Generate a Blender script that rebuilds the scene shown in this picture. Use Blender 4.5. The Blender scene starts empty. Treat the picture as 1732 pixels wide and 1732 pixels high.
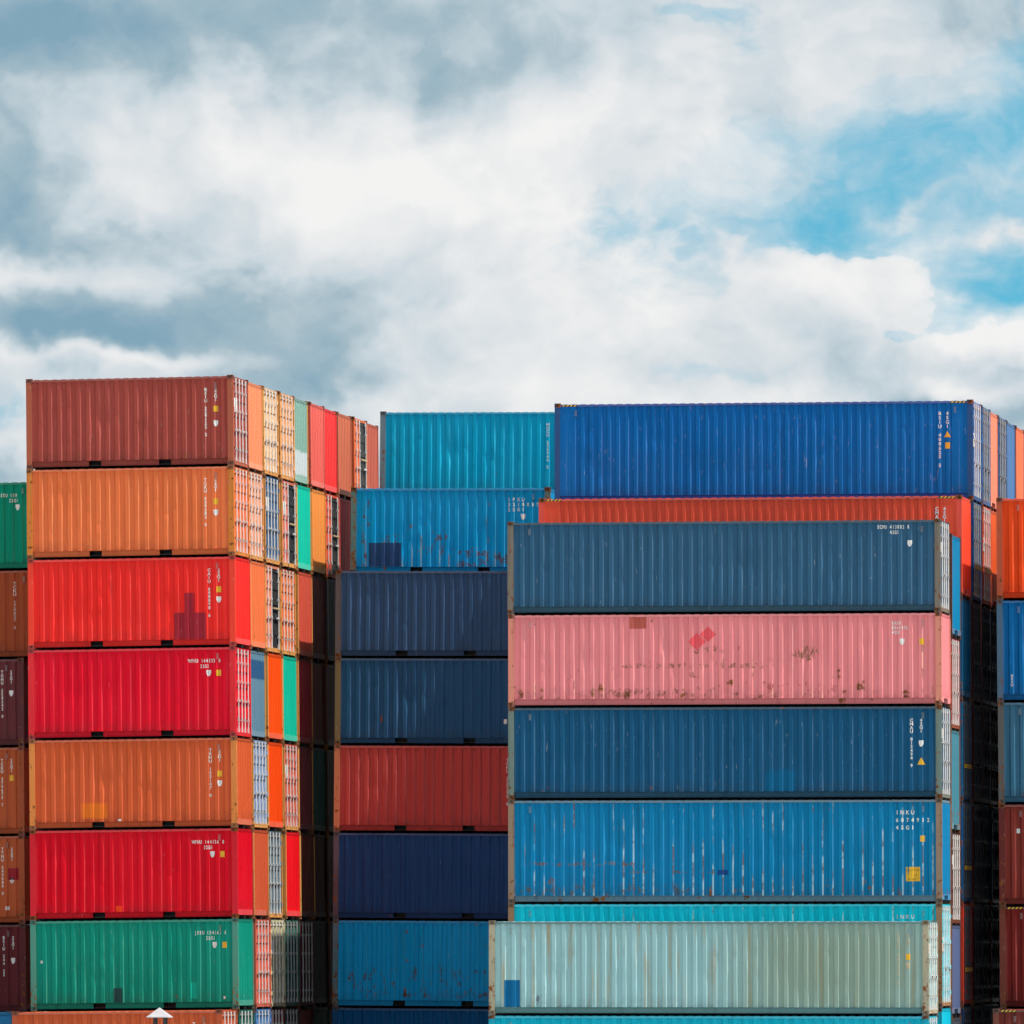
import bpy, bmesh, math, random
from math import radians, sin, cos, pi, sqrt
from mathutils import Vector, Matrix

S = bpy.context.scene
COL = S.collection

# ------------------------------------------------------------------ camera
CAM = Vector((0.0, 0.0, 4.13))
YAW, PITCH, FPX = radians(8.8443), radians(2.8586), 15000.0
FWD = Vector((-sin(YAW) * cos(PITCH), cos(YAW) * cos(PITCH), sin(PITCH)))
RGT = Vector((cos(YAW), sin(YAW), 0.0))
UPV = RGT.cross(FWD)
cam_d = bpy.data.cameras.new('camera')
cam_d.sensor_width = 36.0
cam_d.lens = 36.0 * FPX / 1732.0
cam_d.clip_start, cam_d.clip_end = 1.0, 6000.0
cam = bpy.data.objects.new('camera', cam_d)
COL.objects.link(cam)
cam.matrix_world = Matrix(((RGT.x, UPV.x, -FWD.x, CAM.x), (RGT.y, UPV.y, -FWD.y, CAM.y),
                           (RGT.z, UPV.z, -FWD.z, CAM.z), (0, 0, 0, 1)))
S.camera = cam

# ------------------------------------------------------------------ light
SUN_V = Vector((1.0, -0.10, 1.80)).normalized()          # towards the sun
sun_d = bpy.data.lights.new('sun', 'SUN')
sun_d.energy, sun_d.angle, sun_d.color = 5.0, radians(0.53), (1.0, 0.93, 0.84)
sun = bpy.data.objects.new('sun', sun_d)
COL.objects.link(sun)
sun.rotation_euler = (-SUN_V).to_track_quat('-Z', 'Y').to_euler()
sun.location = (0, 200, 80)

vs = S.view_settings
vs.view_transform, vs.look, vs.exposure, vs.gamma = 'Standard', 'None', 0.3, 1.0
vs.use_curve_mapping = False
S.cycles.max_bounces = 5
S.cycles.diffuse_bounces = 3
S.cycles.glossy_bounces = 2
S.cycles.use_denoising = True
S.cycles.use_adaptive_sampling = True
S.cycles.adaptive_threshold = 0.02
S.cycles.adaptive_min_samples = 10

# ------------------------------------------------------------------ sky: Nishita air with broken cloud
class NT:
    """small helper for node trees"""
    def __init__(s, tree):
        s.t = tree
    def n(s, kind, **kw):
        x = s.t.nodes.new(kind)
        for k, v in kw.items():
            setattr(x, k, v)
        return x
    def put(s, sock, v):
        if isinstance(v, (int, float)):
            sock.default_value = v
        elif isinstance(v, (tuple, list)):
            sock.default_value = tuple(v) + ((1.0,) if sock.type == 'RGBA' and len(v) == 3 else ())
        else:
            s.t.links.new(v, sock)
    def math(s, op, a, b=0.0, c=0.0, clamp=False):
        x = s.n('ShaderNodeMath', operation=op, use_clamp=clamp)
        for i, v in enumerate((a, b, c)):
            if i < len(x.inputs):
                s.put(x.inputs[i], v)
        return x.outputs[0]
    def vec(s, op, a, b=(0, 0, 0), c=(0, 0, 0)):
        x = s.n('ShaderNodeVectorMath', operation=op)
        s.put(x.inputs[0], a); s.put(x.inputs[1], b)
        if len(x.inputs) > 2 and op == 'MULTIPLY_ADD':
            s.put(x.inputs[2], c)
        return x.outputs['Value'] if op in ('DOT_PRODUCT', 'LENGTH') else x.outputs[0]
    def mix(s, f, a, b, blend='MIX'):
        x = s.n('ShaderNodeMix', data_type='RGBA', blend_type=blend)
        s.put(x.inputs[0], f); s.put(x.inputs[6], a); s.put(x.inputs[7], b)
        return x.outputs[2]
    def noise(s, v, scale, detail=4.0, rough=0.5, dist=0.0, color=False):
        x = s.n('ShaderNodeTexNoise')
        s.put(x.inputs['Vector'], v)
        x.inputs['Scale'].default_value = scale
        x.inputs['Detail'].default_value = detail
        x.inputs['Roughness'].default_value = rough
        x.inputs['Distortion'].default_value = dist
        return x.outputs['Color' if color else 'Fac']
    def step(s, v, lo, hi, smooth=True):
        x = s.n('ShaderNodeMapRange', interpolation_type='SMOOTHSTEP' if smooth else 'LINEAR')
        s.put(x.inputs[0], v)
        s.put(x.inputs[1], lo); s.put(x.inputs[2], hi)
        x.inputs[3].default_value, x.inputs[4].default_value = 0.0, 1.0
        return x.outputs[0]
    def ramp(s, v, stops):
        x = s.n('ShaderNodeValToRGB')
        el = x.color_ramp.elements
        while len(el) < len(stops):
            el.new(0.5)
        for e, (p, c) in zip(el, stops):
            e.position = p
            e.color = tuple(c) + (1.0,)
        s.put(x.inputs[0], v)
        return x.outputs[0]

def build_world():
    w = bpy.data.worlds.new('World')
    S.world = w
    w.use_nodes = True
    w.cycles.sampling_method = 'NONE'
    w.node_tree.nodes.clear()
    N = NT(w.node_tree)
    d = N.n('ShaderNodeTexCoord').outputs['Generated']
    d = N.vec('NORMALIZE', d)
    # air: the sky texture, looked up a little higher so that it keeps its blue near the horizon
    up = N.vec('NORMALIZE', N.vec('MULTIPLY_ADD', d, (1, 1, 2.2), (0, 0, 0.42)))
    sky = N.n('ShaderNodeTexSky', sky_type='NISHITA', sun_disc=False)
    sky.sun_elevation = math.asin(SUN_V.z)
    sky.sun_rotation = math.atan2(SUN_V.x, SUN_V.y)
    sky.air_density, sky.dust_density, sky.ozone_density = 1.0, 0.4, 2.0
    N.put(sky.inputs[0], up)
    air = N.mix(1.0, sky.outputs[0], AIR_TINT, 'MULTIPLY')
    # cloud field on the celestial sphere, in units of about four degrees
    qx = N.math('MULTIPLY', N.vec('DOT_PRODUCT', d, tuple(RGT)), 15.0)
    qy = N.math('MULTIPLY', N.vec('DOT_PRODUCT', d, tuple(UPV)), 15.0)
    cq = N.n('ShaderNodeCombineXYZ')
    N.put(cq.inputs[0], qx); N.put(cq.inputs[1], qy)
    q = cq.outputs[0]
    # noise lives on the direction itself, stretched sideways as far clouds are
    p = N.vec('MULTIPLY', d, (15.0, 15.0, 18.0))
    warp = N.noise(p, 2.4, 5.0, 0.55, color=True)
    pw = N.vec('ADD', p, N.vec('MULTIPLY_ADD', warp, (0.30, 0.30, 0.30), (-0.15, -0.15, -0.15)))
    qw = N.vec('ADD', q, N.vec('MULTIPLY_ADD', warp, (0.44, 0.40, 0), (-0.22, -0.20, 0)))
    n_big = N.noise(pw, 2.0, 7.0, 0.5)
    n_fine = N.noise(pw, 7.5, 5.0, 0.55)
    n_lit = N.noise(N.vec('ADD', pw, (0.05, 0.0, 0.06)), 2.0, 4.0, 0.5)   # same field, a step towards the sun
    def blobs(start, lst):
        acc = start
        for (x, y, rx, ry, wgt) in lst:
            cx, cy = (x - 866) / 1000.0, (866 - y) / 1000.0
            ix, iy = 1000.0 / rx, 1000.0 / ry
            v = N.vec('MULTIPLY_ADD', qw, (ix, iy, 0), (-cx * ix, -cy * iy, 0))
            g = N.math('POWER', 0.3679, N.vec('DOT_PRODUCT', v, v))
            acc = N.math('MULTIPLY_ADD', g, wgt, acc)
        return acc
    cov = blobs(SKY_COV0, SKY_COV)
    cov = N.math('MULTIPLY_ADD', N.math('SUBTRACT', n_big, 0.5), 2.2, cov)
    cov = N.math('MULTIPLY_ADD', N.math('SUBTRACT', n_fine, 0.5), 0.9, cov)
    puff = N.math('ABSOLUTE', N.math('SUBTRACT', N.noise(pw, 11.0, 3.0, 0.5), 0.5))
    cov = N.math('MULTIPLY_ADD', puff, -0.7, N.math('ADD', cov, 0.07))
    crisp = blobs(0.12, [(1560, 540, 380, 170, 0.75)])
    alpha = N.mix(crisp, N.step(cov, 0.16, 0.92), N.step(cov, 0.40, 0.68))
    # thin streaked veil that pales the open air between the clouds
    pv = N.vec('ADD', N.vec('MULTIPLY', pw, (1.0, 1.0, 2.4)), N.vec('MULTIPLY', warp, (0.3, 0.3, 0.3)))
    n_veil = N.noise(N.vec('ADD', pv, (3.1, 1.7, 0.4)), 2.4, 5.0, 0.6)
    veil = N.math('MULTIPLY', N.step(N.math('MULTIPLY_ADD', cov, 0.30, n_veil), 0.18, 0.85), 0.88)
    alpha = N.math('MAXIMUM', alpha, veil)
    lum = blobs(SKY_LUM0, SKY_LUM)
    lum = N.math('MULTIPLY_ADD', N.math('SUBTRACT', n_big, 0.5), 0.6, lum)
    lum = N.math('MULTIPLY_ADD', puff, -0.3, N.math('ADD', lum, 0.03))
    lum = N.math('MULTIPLY_ADD', N.math('SUBTRACT', n_big, n_lit), 1.6, lum)
    lum = N.math('MULTIPLY_ADD', N.math('SUBTRACT', n_fine, 0.5), 0.26, lum)
    cloud = N.ramp(lum, [(0.0, (1.8, 3.1, 4.0)), (0.30, (3.0, 4.05, 4.65)), (0.55, (4.9, 5.55, 5.95)),
                         (0.78, (6.3, 6.5, 6.65)), (1.0, (7.25, 7.25, 7.2))])
    out = N.mix(alpha, air, cloud)
    # below the horizon: dull ground haze
    bg = N.n('ShaderNodeBackground')
    N.put(bg.inputs[0], out)
    bg.inputs[1].default_value = 0.1
    o = N.n('ShaderNodeOutputWorld')
    w.node_tree.links.new(bg.outputs[0], o.inputs[0])

AIR_TINT = (0.72, 2.02, 1.60)
SKY_COV0 = 0.80
SKY_COV = [(1610, 310, 330, 170, -0.92), (1290, 310, 190, 90, -0.26), (1740, 220, 150, 100, -0.60), (1580, 490, 190, 45, -0.55), (1330, 260, 200, 70, -0.22), (1560, 400, 160, 60, -0.25),
           (1715, 475, 120, 34, -0.95), (1480, 540, 105, 28, -0.95), (1175, 4, 80, 24, -0.8), (1265, 38, 45, 26, -0.5),
           (1110, 360, 220, 110, -0.52), (1380, 465, 130, 55, 0.85), (1480, 455, 70, 40, 0.75), (1330, 545, 110, 40, 0.55), (1690, 405, 95, 26, 1.0),
           (1660, 600, 160, 80, 1.30), (1480, 75, 300, 80, 0.55), (1150, 650, 450, 44, 0.70), (1525, 340, 60, 14, 0.55),
           (480, 380, 580, 460, 0.60), (1200, 585, 150, 26, -0.40), (1090, 470, 120, 30, -0.22)]
SKY_LUM0 = 0.655
SKY_LUM = [(430, 220, 250, 110, 0.30), (740, 400, 300, 190, 0.34), (960, 200, 180, 140, 0.12), (50, 462, 95, 36, 0.44),
           (900, 650, 420, 46, 0.18), (230, 616, 260, 22, 0.42), (400, 15, 620, 105, -0.48), (0, 190, 170, 240, -0.44),
           (60, 385, 280, 45, -0.40), (290, 530, 400, 66, -0.50), (200, 575, 180, 30, -0.26), (530, 632, 170, 46, -0.62),
           (820, 110, 210, 80, -0.26), (1640, 700, 150, 48, -0.50), (1650, 40, 200, 80, -0.24), (10, 765, 100, 45, -0.45),
           (60, 710, 120, 40, 0.15), (1250, 180, 160, 40, -0.12), (1640, 530, 130, 30, 0.28), (1400, 440, 130, 45, 0.16),
           (1600, 640, 70, 24, 0.40), (1280, 640, 170, 26, 0.16), (1700, 590, 60, 30, -0.22), (140, 560, 200, 60, -0.12)]
build_world()
# ------------------------------------------------------------------ materials
def lin(c):
    c /= 255.0
    return c / 12.92 if c <= 0.04045 else ((c + 0.055) / 1.055) ** 2.4
def rgb(r, g, b, k=1.0):
    """a surface colour from a seen 8-bit colour and the light it was seen in"""
    return tuple(min(0.90, max(0.003, lin(v) / k)) for v in (r, g, b))

_mats = {}
def paint(key, col, rust=0.10, fade=0.35, streak=0.35, wear=0.25, seed=0, ridge=None, rustcol=(0.23, 0.085, 0.03), rough=0.58, grain=2.4, dirtcol=None, stains=(), rib=None):
    """weathered paint on steel: fading, run-off streaks, chips and rust; ridge = (x0, pitch, amount, colour) wear on the corrugation edges"""
    if key in _mats:
        return _mats[key]
    m = bpy.data.materials.new('paint_' + key)
    m.use_nodes = True
    N = NT(m.node_tree)
    bsdf = m.node_tree.nodes['Principled BSDF']
    tc = N.n('ShaderNodeTexCoord').outputs['Object']
    rnd = random.Random('m' + key + str(seed))
    off = (rnd.uniform(-50, 50), rnd.uniform(-50, 50), rnd.uniform(-50, 50))
    p = N.vec('ADD', tc, off)
    big = N.noise(N.vec('MULTIPLY', p, (1, 1, 0.6)), 0.55, 4.0, 0.55)
    run = N.noise(N.vec('MULTIPLY', p, (6.5, 6.5, 0.33)), 1.0, 5.0, 0.6)
    spot = N.noise(p, grain, 9.0, 0.66)
    grit = N.noise(N.vec('MULTIPLY', p, (15.0, 15.0, 3.2)), 1.0, 4.0, 0.6)
    lum = 0.3 * col[0] + 0.5 * col[1] + 0.2 * col[2]
    pale = tuple(min(0.92, 1.10 * c + 0.05 * lum + 0.003) for c in col)
    dirt = dirtcol or tuple(0.50 * c + 0.006 for c in col)
    c = N.mix(N.math('MULTIPLY', N.step(big, 0.36, 0.66), fade), tuple(col), pale)
    c = N.mix(N.math('MULTIPLY', N.step(run, 0.50, 0.74), streak), c, dirt)
    c = N.mix(N.math('MULTIPLY', N.step(run, 0.46, 0.28), streak * 0.8), c, pale)
    chip = tuple(min(0.85, 0.55 * v + 0.20) for v in col)
    if wear > 0:
        c = N.mix(N.math('MULTIPLY', N.step(grit, 0.69 - 0.08 * wear, 0.76), min(1, wear * 1.6)), c, chip)
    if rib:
        # rib light and shade put into the colour, grime along the wall foot
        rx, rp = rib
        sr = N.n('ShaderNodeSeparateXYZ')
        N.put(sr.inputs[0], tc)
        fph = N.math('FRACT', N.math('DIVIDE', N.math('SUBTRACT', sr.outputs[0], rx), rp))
        lit_scuff = N.math('MULTIPLY', N.step(fph, 0.80, 0.85), N.step(run, 0.36, 0.62))  # paler sun-facing slope: painted light with some paint wear
        lit_scuff = N.math('MULTIPLY', lit_scuff, N.step(sr.outputs[2], 2.75, 1.9))
        c = N.mix(N.math('MULTIPLY', lit_scuff, 0.50), c, tuple(min(0.85, 1.35 * v + 0.055) for v in col))
        shade_slope = N.math('MULTIPLY', N.math('MULTIPLY', N.step(fph, 0.30, 0.36), N.step(fph, 0.52, 0.46)), N.step(run, 0.30, 0.60))  # darker opposite slope, shade put into the colour
        c = N.mix(N.math('MULTIPLY', shade_slope, 0.22), c, tuple(0.45 * v for v in col))
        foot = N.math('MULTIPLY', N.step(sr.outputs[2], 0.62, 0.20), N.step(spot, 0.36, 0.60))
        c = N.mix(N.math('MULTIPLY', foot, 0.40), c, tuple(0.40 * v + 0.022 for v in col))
    rmask = None
    if rust > 0:
        t = 0.74 - 0.25 * rust
        rv = N.math('MULTIPLY_ADD', N.math('SUBTRACT', run, 0.5), 0.30, spot)
        sz = N.n('ShaderNodeSeparateXYZ')
        N.put(sz.inputs[0], tc)
        rv = N.math('MULTIPLY_ADD', N.step(sz.outputs[2], 1.3, 0.1), 0.07, rv)     # water sits at the foot of the wall
        rmask = N.step(rv, t, t + 0.07)
        rc = N.mix(N.step(grit, 0.3, 0.7), tuple(v * 0.45 for v in rustcol), tuple(min(1, v * 1.5) for v in rustcol))
        c = N.mix(rmask, c, rc)
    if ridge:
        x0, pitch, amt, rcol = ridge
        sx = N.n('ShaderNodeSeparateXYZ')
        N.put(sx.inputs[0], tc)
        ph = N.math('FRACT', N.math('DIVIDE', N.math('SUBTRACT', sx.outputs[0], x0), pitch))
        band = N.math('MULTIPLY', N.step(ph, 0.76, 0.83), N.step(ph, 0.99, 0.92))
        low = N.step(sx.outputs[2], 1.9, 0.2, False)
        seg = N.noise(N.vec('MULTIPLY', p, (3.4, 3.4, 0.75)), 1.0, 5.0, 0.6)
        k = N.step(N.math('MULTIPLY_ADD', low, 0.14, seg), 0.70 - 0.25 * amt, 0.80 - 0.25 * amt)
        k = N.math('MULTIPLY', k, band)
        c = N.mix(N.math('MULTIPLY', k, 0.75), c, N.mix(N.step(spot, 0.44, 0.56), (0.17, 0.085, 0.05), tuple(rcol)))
    for (xa, xb, za, zb, soft, amt, scol, ragged) in stains:        # stains and touched-up areas with ragged edges
        ss = N.n('ShaderNodeSeparateXYZ')
        wv = N.noise(p, 3.5, 5.0, 0.6, color=True)
        N.put(ss.inputs[0], N.vec('ADD', tc, N.vec('MULTIPLY_ADD', wv, (ragged,) * 3, (-ragged / 2,) * 3)))
        mx = N.math('MULTIPLY', N.step(ss.outputs[0], xa - soft, xa + soft), N.step(ss.outputs[0], xb + soft, xb - soft))
        mz = N.math('MULTIPLY', N.step(ss.outputs[2], za - soft, za + soft), N.step(ss.outputs[2], zb + soft, zb - soft))
        mk = N.math('MULTIPLY', mx, mz)
        if amt < 0.7:
            fine = N.noise(N.vec('MULTIPLY', p, (7.0, 7.0, 3.6)), 1.0, 7.0, 0.72)
            mk = N.math('MULTIPLY', N.step(N.math('MULTIPLY', mk, fine), 0.70 - 0.32 * amt, 0.80 - 0.32 * amt), 0.8)
            scol = N.mix(N.step(grit, 0.3, 0.7), tuple(0.6 * v for v in scol), tuple(1.5 * v for v in scol))
        else:
            mk = N.math('MULTIPLY', mk, amt)
        c = N.mix(mk, c, scol)
    N.put(bsdf.inputs['Base Color'], c)
    r = N.math('MULTIPLY_ADD', big, 0.18, rough - 0.06)
    if rmask is not None:
        r = N.math('MULTIPLY_ADD', rmask, 0.3, r)
    N.put(bsdf.inputs['Roughness'], r)
    bsdf.inputs['Specular IOR Level'].default_value = 0.07
    bp = N.n('ShaderNodeBump')
    bp.inputs['Strength'].default_value = 0.25
    bp.inputs['Distance'].default_value = 0.01
    N.put(bp.inputs['Height'], N.math('ADD', spot, N.math('MULTIPLY', run, 0.5)))
    N.put(bsdf.inputs['Normal'], bp.outputs[0])
    _mats[key] = m
    return m

def flat(key, col, rough=0.6, metal=0.0, var=0.25):
    if key in _mats:
        return _mats[key]
    m = bpy.data.materials.new(key)
    m.use_nodes = True
    N = NT(m.node_tree)
    b = m.node_tree.nodes['Principled BSDF']
    p = N.n('ShaderNodeTexCoord').outputs['Object']
    nz = N.noise(p, 9.0, 6.0, 0.65)
    N.put(b.inputs['Base Color'], N.mix(N.math('MULTIPLY', N.step(nz, 0.35, 0.72), var), tuple(col), tuple(0.35 * v for v in col)))
    b.inputs['Roughness'].default_value = rough
    b.inputs['Metallic'].default_value = metal
    _mats[key] = m
    return m

def stripes(key):
    if key in _mats:
        return _mats[key]
    m = bpy.data.materials.new(key)
    m.use_nodes = True
    N = NT(m.node_tree)
    b = m.node_tree.nodes['Principled BSDF']
    sx = N.n('ShaderNodeSeparateXYZ')
    N.put(sx.inputs[0], N.n('ShaderNodeTexCoord').outputs['Object'])
    v = N.math('FRACT', N.math('MULTIPLY', N.math('SUBTRACT', sx.outputs[0], sx.outputs[2]), 9.0))
    N.put(b.inputs['Base Color'], N.mix(N.math('GREATER_THAN', v, 0.5), (0.75, 0.48, 0.03), (0.02, 0.02, 0.02)))
    b.inputs['Roughness'].default_value = 0.55
    _mats[key] = m
    return m

WHITE = flat('white_vinyl', (0.80, 0.80, 0.78), 0.55, 0, 0.35)
YELLOW = flat('yellow_vinyl', (0.80, 0.44, 0.015), 0.5, 0, 0.15)
BLACK = flat('plain_black', (0.012, 0.012, 0.014), 0.7)
ROD = flat('galvanised_rod', (0.74, 0.72, 0.70), 0.45, 0.0, 0.35)
ROD_D = flat('dull_rod', (0.40, 0.40, 0.39), 0.5, 0.0, 0.4)
ROD_K = flat('shade_rod', (0.06, 0.07, 0.09), 0.5, 0.0, 0.4)  # bars darkened, the gap's shade put into their colour
ROPE = flat('tan_rope', (0.50, 0.38, 0.20), 0.9)
TAN = flat('tan_lettering', (0.55, 0.46, 0.30), 0.6, 0, 0.5)
PRINT = flat('dark_print', (0.22, 0.12, 0.01), 0.6)

# ------------------------------------------------------------------ meshes
class MB:
    def __init__(s):
        s.v, s.f = [], []
    def box(s, x0, x1, y0, y1, z0, z1):
        b = len(s.v)
        s.v += [(x0, y0, z0), (x1, y0, z0), (x1, y1, z0), (x0, y1, z0), (x0, y0, z1), (x1, y0, z1), (x1, y1, z1), (x0, y1, z1)]
        s.f += [tuple(b + i for i in q) for q in ((0, 3, 2, 1), (4, 5, 6, 7), (0, 1, 5, 4), (1, 2, 6, 5), (2, 3, 7, 6), (3, 0, 4, 7))]
        return s
    def grid(s, rows):
        """rows of points, same length"""
        b, n = len(s.v), len(rows[0])
        for r in rows:
            s.v += r
        for j in range(len(rows) - 1):
            for i in range(n - 1):
                a = b + j * n + i
                s.f.append((a, a + 1, a + n + 1, a + n))
        return s
    def rod(s, x, y, z0, z1, r, n=8):
        b = len(s.v)
        for z in (z0, z1):
            s.v += [(x + r * cos(2 * pi * i / n), y + r * sin(2 * pi * i / n), z) for i in range(n)]
        for i in range(n):
            j = (i + 1) % n
            s.f.append((b + i, b + j, b + n + j, b + n + i))
        s.f += [tuple(b + n - 1 - i for i in range(n)), tuple(b + n + i for i in range(n))]
        return s
    def mesh(s, name):
        m = bpy.data.meshes.new(name)
        m.from_pydata(s.v, [], s.f)
        m.materials.append(None)
        m.update()
        return m

_mesh = {}
def cached(key, make):
    if key not in _mesh:
        _mesh[key] = make()
    return _mesh[key]

def obj(name, mesh, mat, parent=None, loc=None):
    o = bpy.data.objects.new(name, mesh)
    COL.objects.link(o)
    if parent is not None:
        o.parent = parent
    if loc is not None:
        o.location = loc
    if mat is not None:
        o.material_slots[0].link = 'OBJECT'
        o.material_slots[0].material = mat
    return o

WID = 2.438
POST = 0.165
STD, HC = 2.591, 2.896
Y_OUT, Y_IN = 0.010, 0.046

def profile(L, pitch=0.278, plain=0.0):
    """break points of the side wall corrugation: [(x, depth)]"""
    a, b = POST, L - POST
    pts = [(a, Y_IN if plain == 0 else Y_OUT)]
    span = b - a - 2 * plain - 0.10
    n = int(span / pitch)
    pitch = span / n
    x = a + plain + 0.05
    if plain:
        pts.append((x - 0.02, Y_OUT))
    fl, sl = 0.35 * pitch, 0.15 * pitch
    for i in range(n):
        pts += [(x, Y_IN), (x + fl, Y_IN), (x + fl + sl, Y_OUT), (x + 2 * fl + sl, Y_OUT)]
        x += pitch
    pts.append((x, Y_IN))
    if plain:
        pts.append((x + 0.02, Y_OUT))
    pts.append((b, Y_IN if plain == 0 else Y_OUT))
    return pts, pitch, a + plain + 0.05

def depth_at(pts, x):
    if x <= pts[0][0]:
        return pts[0][1]
    for (xa, da), (xb, db) in zip(pts, pts[1:]):
        if xa <= x <= xb:
            return da + (db - da) * (x - xa) / max(1e-6, xb - xa)
    return pts[-1][1]

Z0W, Z1W = 0.205, 0.095     # bottom and top margins of the wall

def side_mesh(L, H, pitch, plain, var):
    def make():
        rnd = random.Random('side%s%s%d' % (L, H, var))
        pts, pit, _ = profile(L, pitch, plain)
        dents = [(rnd.uniform(0.5, L - 1.6), rnd.uniform(0.4, H - 0.4), rnd.uniform(0.12, 0.45), rnd.uniform(0.15, 0.6), rnd.uniform(-0.010, 0.022))
                 for _ in range(int(1.8 * L))]
        dents += [(rnd.uniform(0.4, L - 1.6), rnd.uniform(0.35, H - 0.3), rnd.uniform(0.05, 0.12), rnd.uniform(0.08, 0.2), rnd.uniform(0.008, 0.022)) for _ in range(int(2.5 * L))]
        wob = [(rnd.uniform(0.3, 1.4), rnd.uniform(0, 6.28), rnd.uniform(0.003, 0.010)) for _ in range(len(pts))]
        nz = 18
        rows = []
        for j in range(nz + 1):
            z = Z0W + (H - Z1W - Z0W) * j / nz
            e = sin(pi * j / nz)
            row = []
            for i, (x, y) in enumerate(pts):
                dy = 0.0
                for (cx, cz, rx, rz, a) in dents:
                    q = ((x - cx) / rx) ** 2 + ((z - cz) / rz) ** 2
                    if q < 6:
                        dy += a * math.exp(-q)
                if i in (0, len(pts) - 1):
                    row.append((x, y, z))
                else:
                    f, ph, a = wob[i]
                    row.append((x + e * a * sin(f * 2 * z + ph), max(0.004, y + e * dy), z))
            rows.append(row)
        return MB().grid(rows).mesh('side_wall')
    return cached(('side', L, H, pitch, plain, var), make)

def roof_mesh(L):
    def make():
        n = int((L - 0.3) / 0.26)
        rows = [[], [], []]
        x = 0.15
        p = (L - 0.3) / n
        for i in range(n):
            for fx, dz in ((0.0, 0.0), (0.25, 0.0), (0.38, 0.012), (0.86, 0.012)):
                rows[0].append((x + fx * p, 0.030, -0.006))
                rows[1].append((x + fx * p, 0.034, dz))
                rows[2].append((x + fx * p, WID - 0.012, dz))
            x += p
        rows[0].append((x, 0.030, -0.006)); rows[1].append((x, 0.034, 0)); rows[2].append((x, WID - 0.012, 0))
        return MB().grid(rows).mesh('roof')
    return cached(('roof', L), make)

def casting_mesh():
    def make():
        bm = bmesh.new()
        bmesh.ops.create_cube(bm, size=1.0)
        for v in bm.verts:
            v.co = Vector((v.co.x * 0.178, v.co.y * 0.162, v.co.z * 0.118))
        bm.faces.ensure_lookup_table()
        for ax, wx, wz in ((1, 0.030, 0.026), (0, 0.034, 0.026)):
            for s in (-1, 1):
                f = [f for f in bm.faces if abs(f.normal[ax] - s) < 0.01 and f.calc_area() > 0.01]
                if not f:
                    continue
                r = bmesh.ops.inset_individual(bm, faces=[f[0]], thickness=0.030, depth=0)
                r2 = bmesh.ops.inset_individual(bm, faces=[f[0]], thickness=0.003, depth=-0.075)
        m = bpy.data.meshes.new('corner_casting')
        bm.to_mesh(m); bm.free()
        m.materials.append(None)
        return m
    return cached('casting', make)

def end_wall_mesh(H, notch):
    """corrugated steel end wall in the y-z plane, outer face towards +x, with its top and bottom rail; local x = 0 at the container end"""
    def make():
        a, b = 0.115, WID - 0.115
        n = 8
        p = (b - a) / n
        rows = [[], []]
        y = a
        for i in range(n):
            for fy, dx in ((0.0, -0.040), (0.24, -0.040), (0.30, -0.014), (0.94, -0.014)):
                rows[0].append((dx, y + fy * p, 0.235)); rows[1].append((dx, y + fy * p, H - 0.10))
            y += p
        rows[0].append((-0.040, b, 0.235)); rows[1].append((-0.040, b, H - 0.10))
        mb = MB().grid(rows)
        return mb.mesh('end_wall')
    return cached(('endw', H), make)

def end_rail_mesh(H, notch):
    def make():
        mb = MB()
        if notch:
            mb.box(-0.10, -0.006, 0.112, 0.74, 0.085, 0.24).box(-0.10, -0.006, WID - 0.74, WID - 0.112, 0.085, 0.24).box(-0.10, -0.008, 0.74, WID - 0.74, 0.215, 0.239)
        else:
            mb.box(-0.10, -0.006, 0.112, WID - 0.112, 0.085, 0.24)
        return mb.mesh('end_sill')
    return cached(('endr', notch), make)

def door_mesh(H, dark=False):
    """one door leaf, hinge side at y = 0, width 1.09, outer face towards +x"""
    def make():
        w, z0, z1 = 1.092, 0.16, H - 0.115
        mb = MB()
        mb.box(-0.075, -0.055, 0.0, w, z0, z1)                                  # panel
        for y in (0.0, w - 0.07):
            mb.box(-0.056, -0.026, y, y + 0.07, z0, z1)                         # stiles
        n = 5
        for i in range(n + 1):
            zc = z0 + 0.04 + (z1 - z0 - 0.08) * i / n
            hh = 0.05 if i in (0, n) else 0.11
            mb.box(-0.056, -0.030, 0.068, w - 0.068, max(z0, zc - hh), min(z1, zc + hh))   # raised bands
        for i in range(4):
            zc = z0 + 0.25 + (z1 - z0 - 0.5) * i / 3
            mb.box(-0.040, 0.004, -0.055, 0.10, zc - 0.055, zc + 0.055)         # hinges
        return mb.mesh('door')
    return cached(('door', H), make)

def rod_mesh(H, handle):
    def make():
        mb = MB().rod(0, 0, 0.13, H - 0.075, 0.021)
        for z in (0.13, H - 0.20):
            mb.box(-0.03, 0.012, -0.055, 0.055, z, z + 0.13)                    # cams
        for k in range(4):
            z = 0.45 + (H - 0.95) * k / 3
            mb.box(-0.03, 0.024, -0.045, 0.045, z, z + 0.07)                    # brackets
        mb.box(0.004, 0.026, 0.0, 0.42 if handle > 0 else -0.42, 1.02, 1.06) if handle > 0 else mb.box(0.004, 0.026, -0.42, 0.0, 1.02, 1.06)
        return mb.mesh('lock_rod')
    return cached(('rod', H, handle), make)

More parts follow.
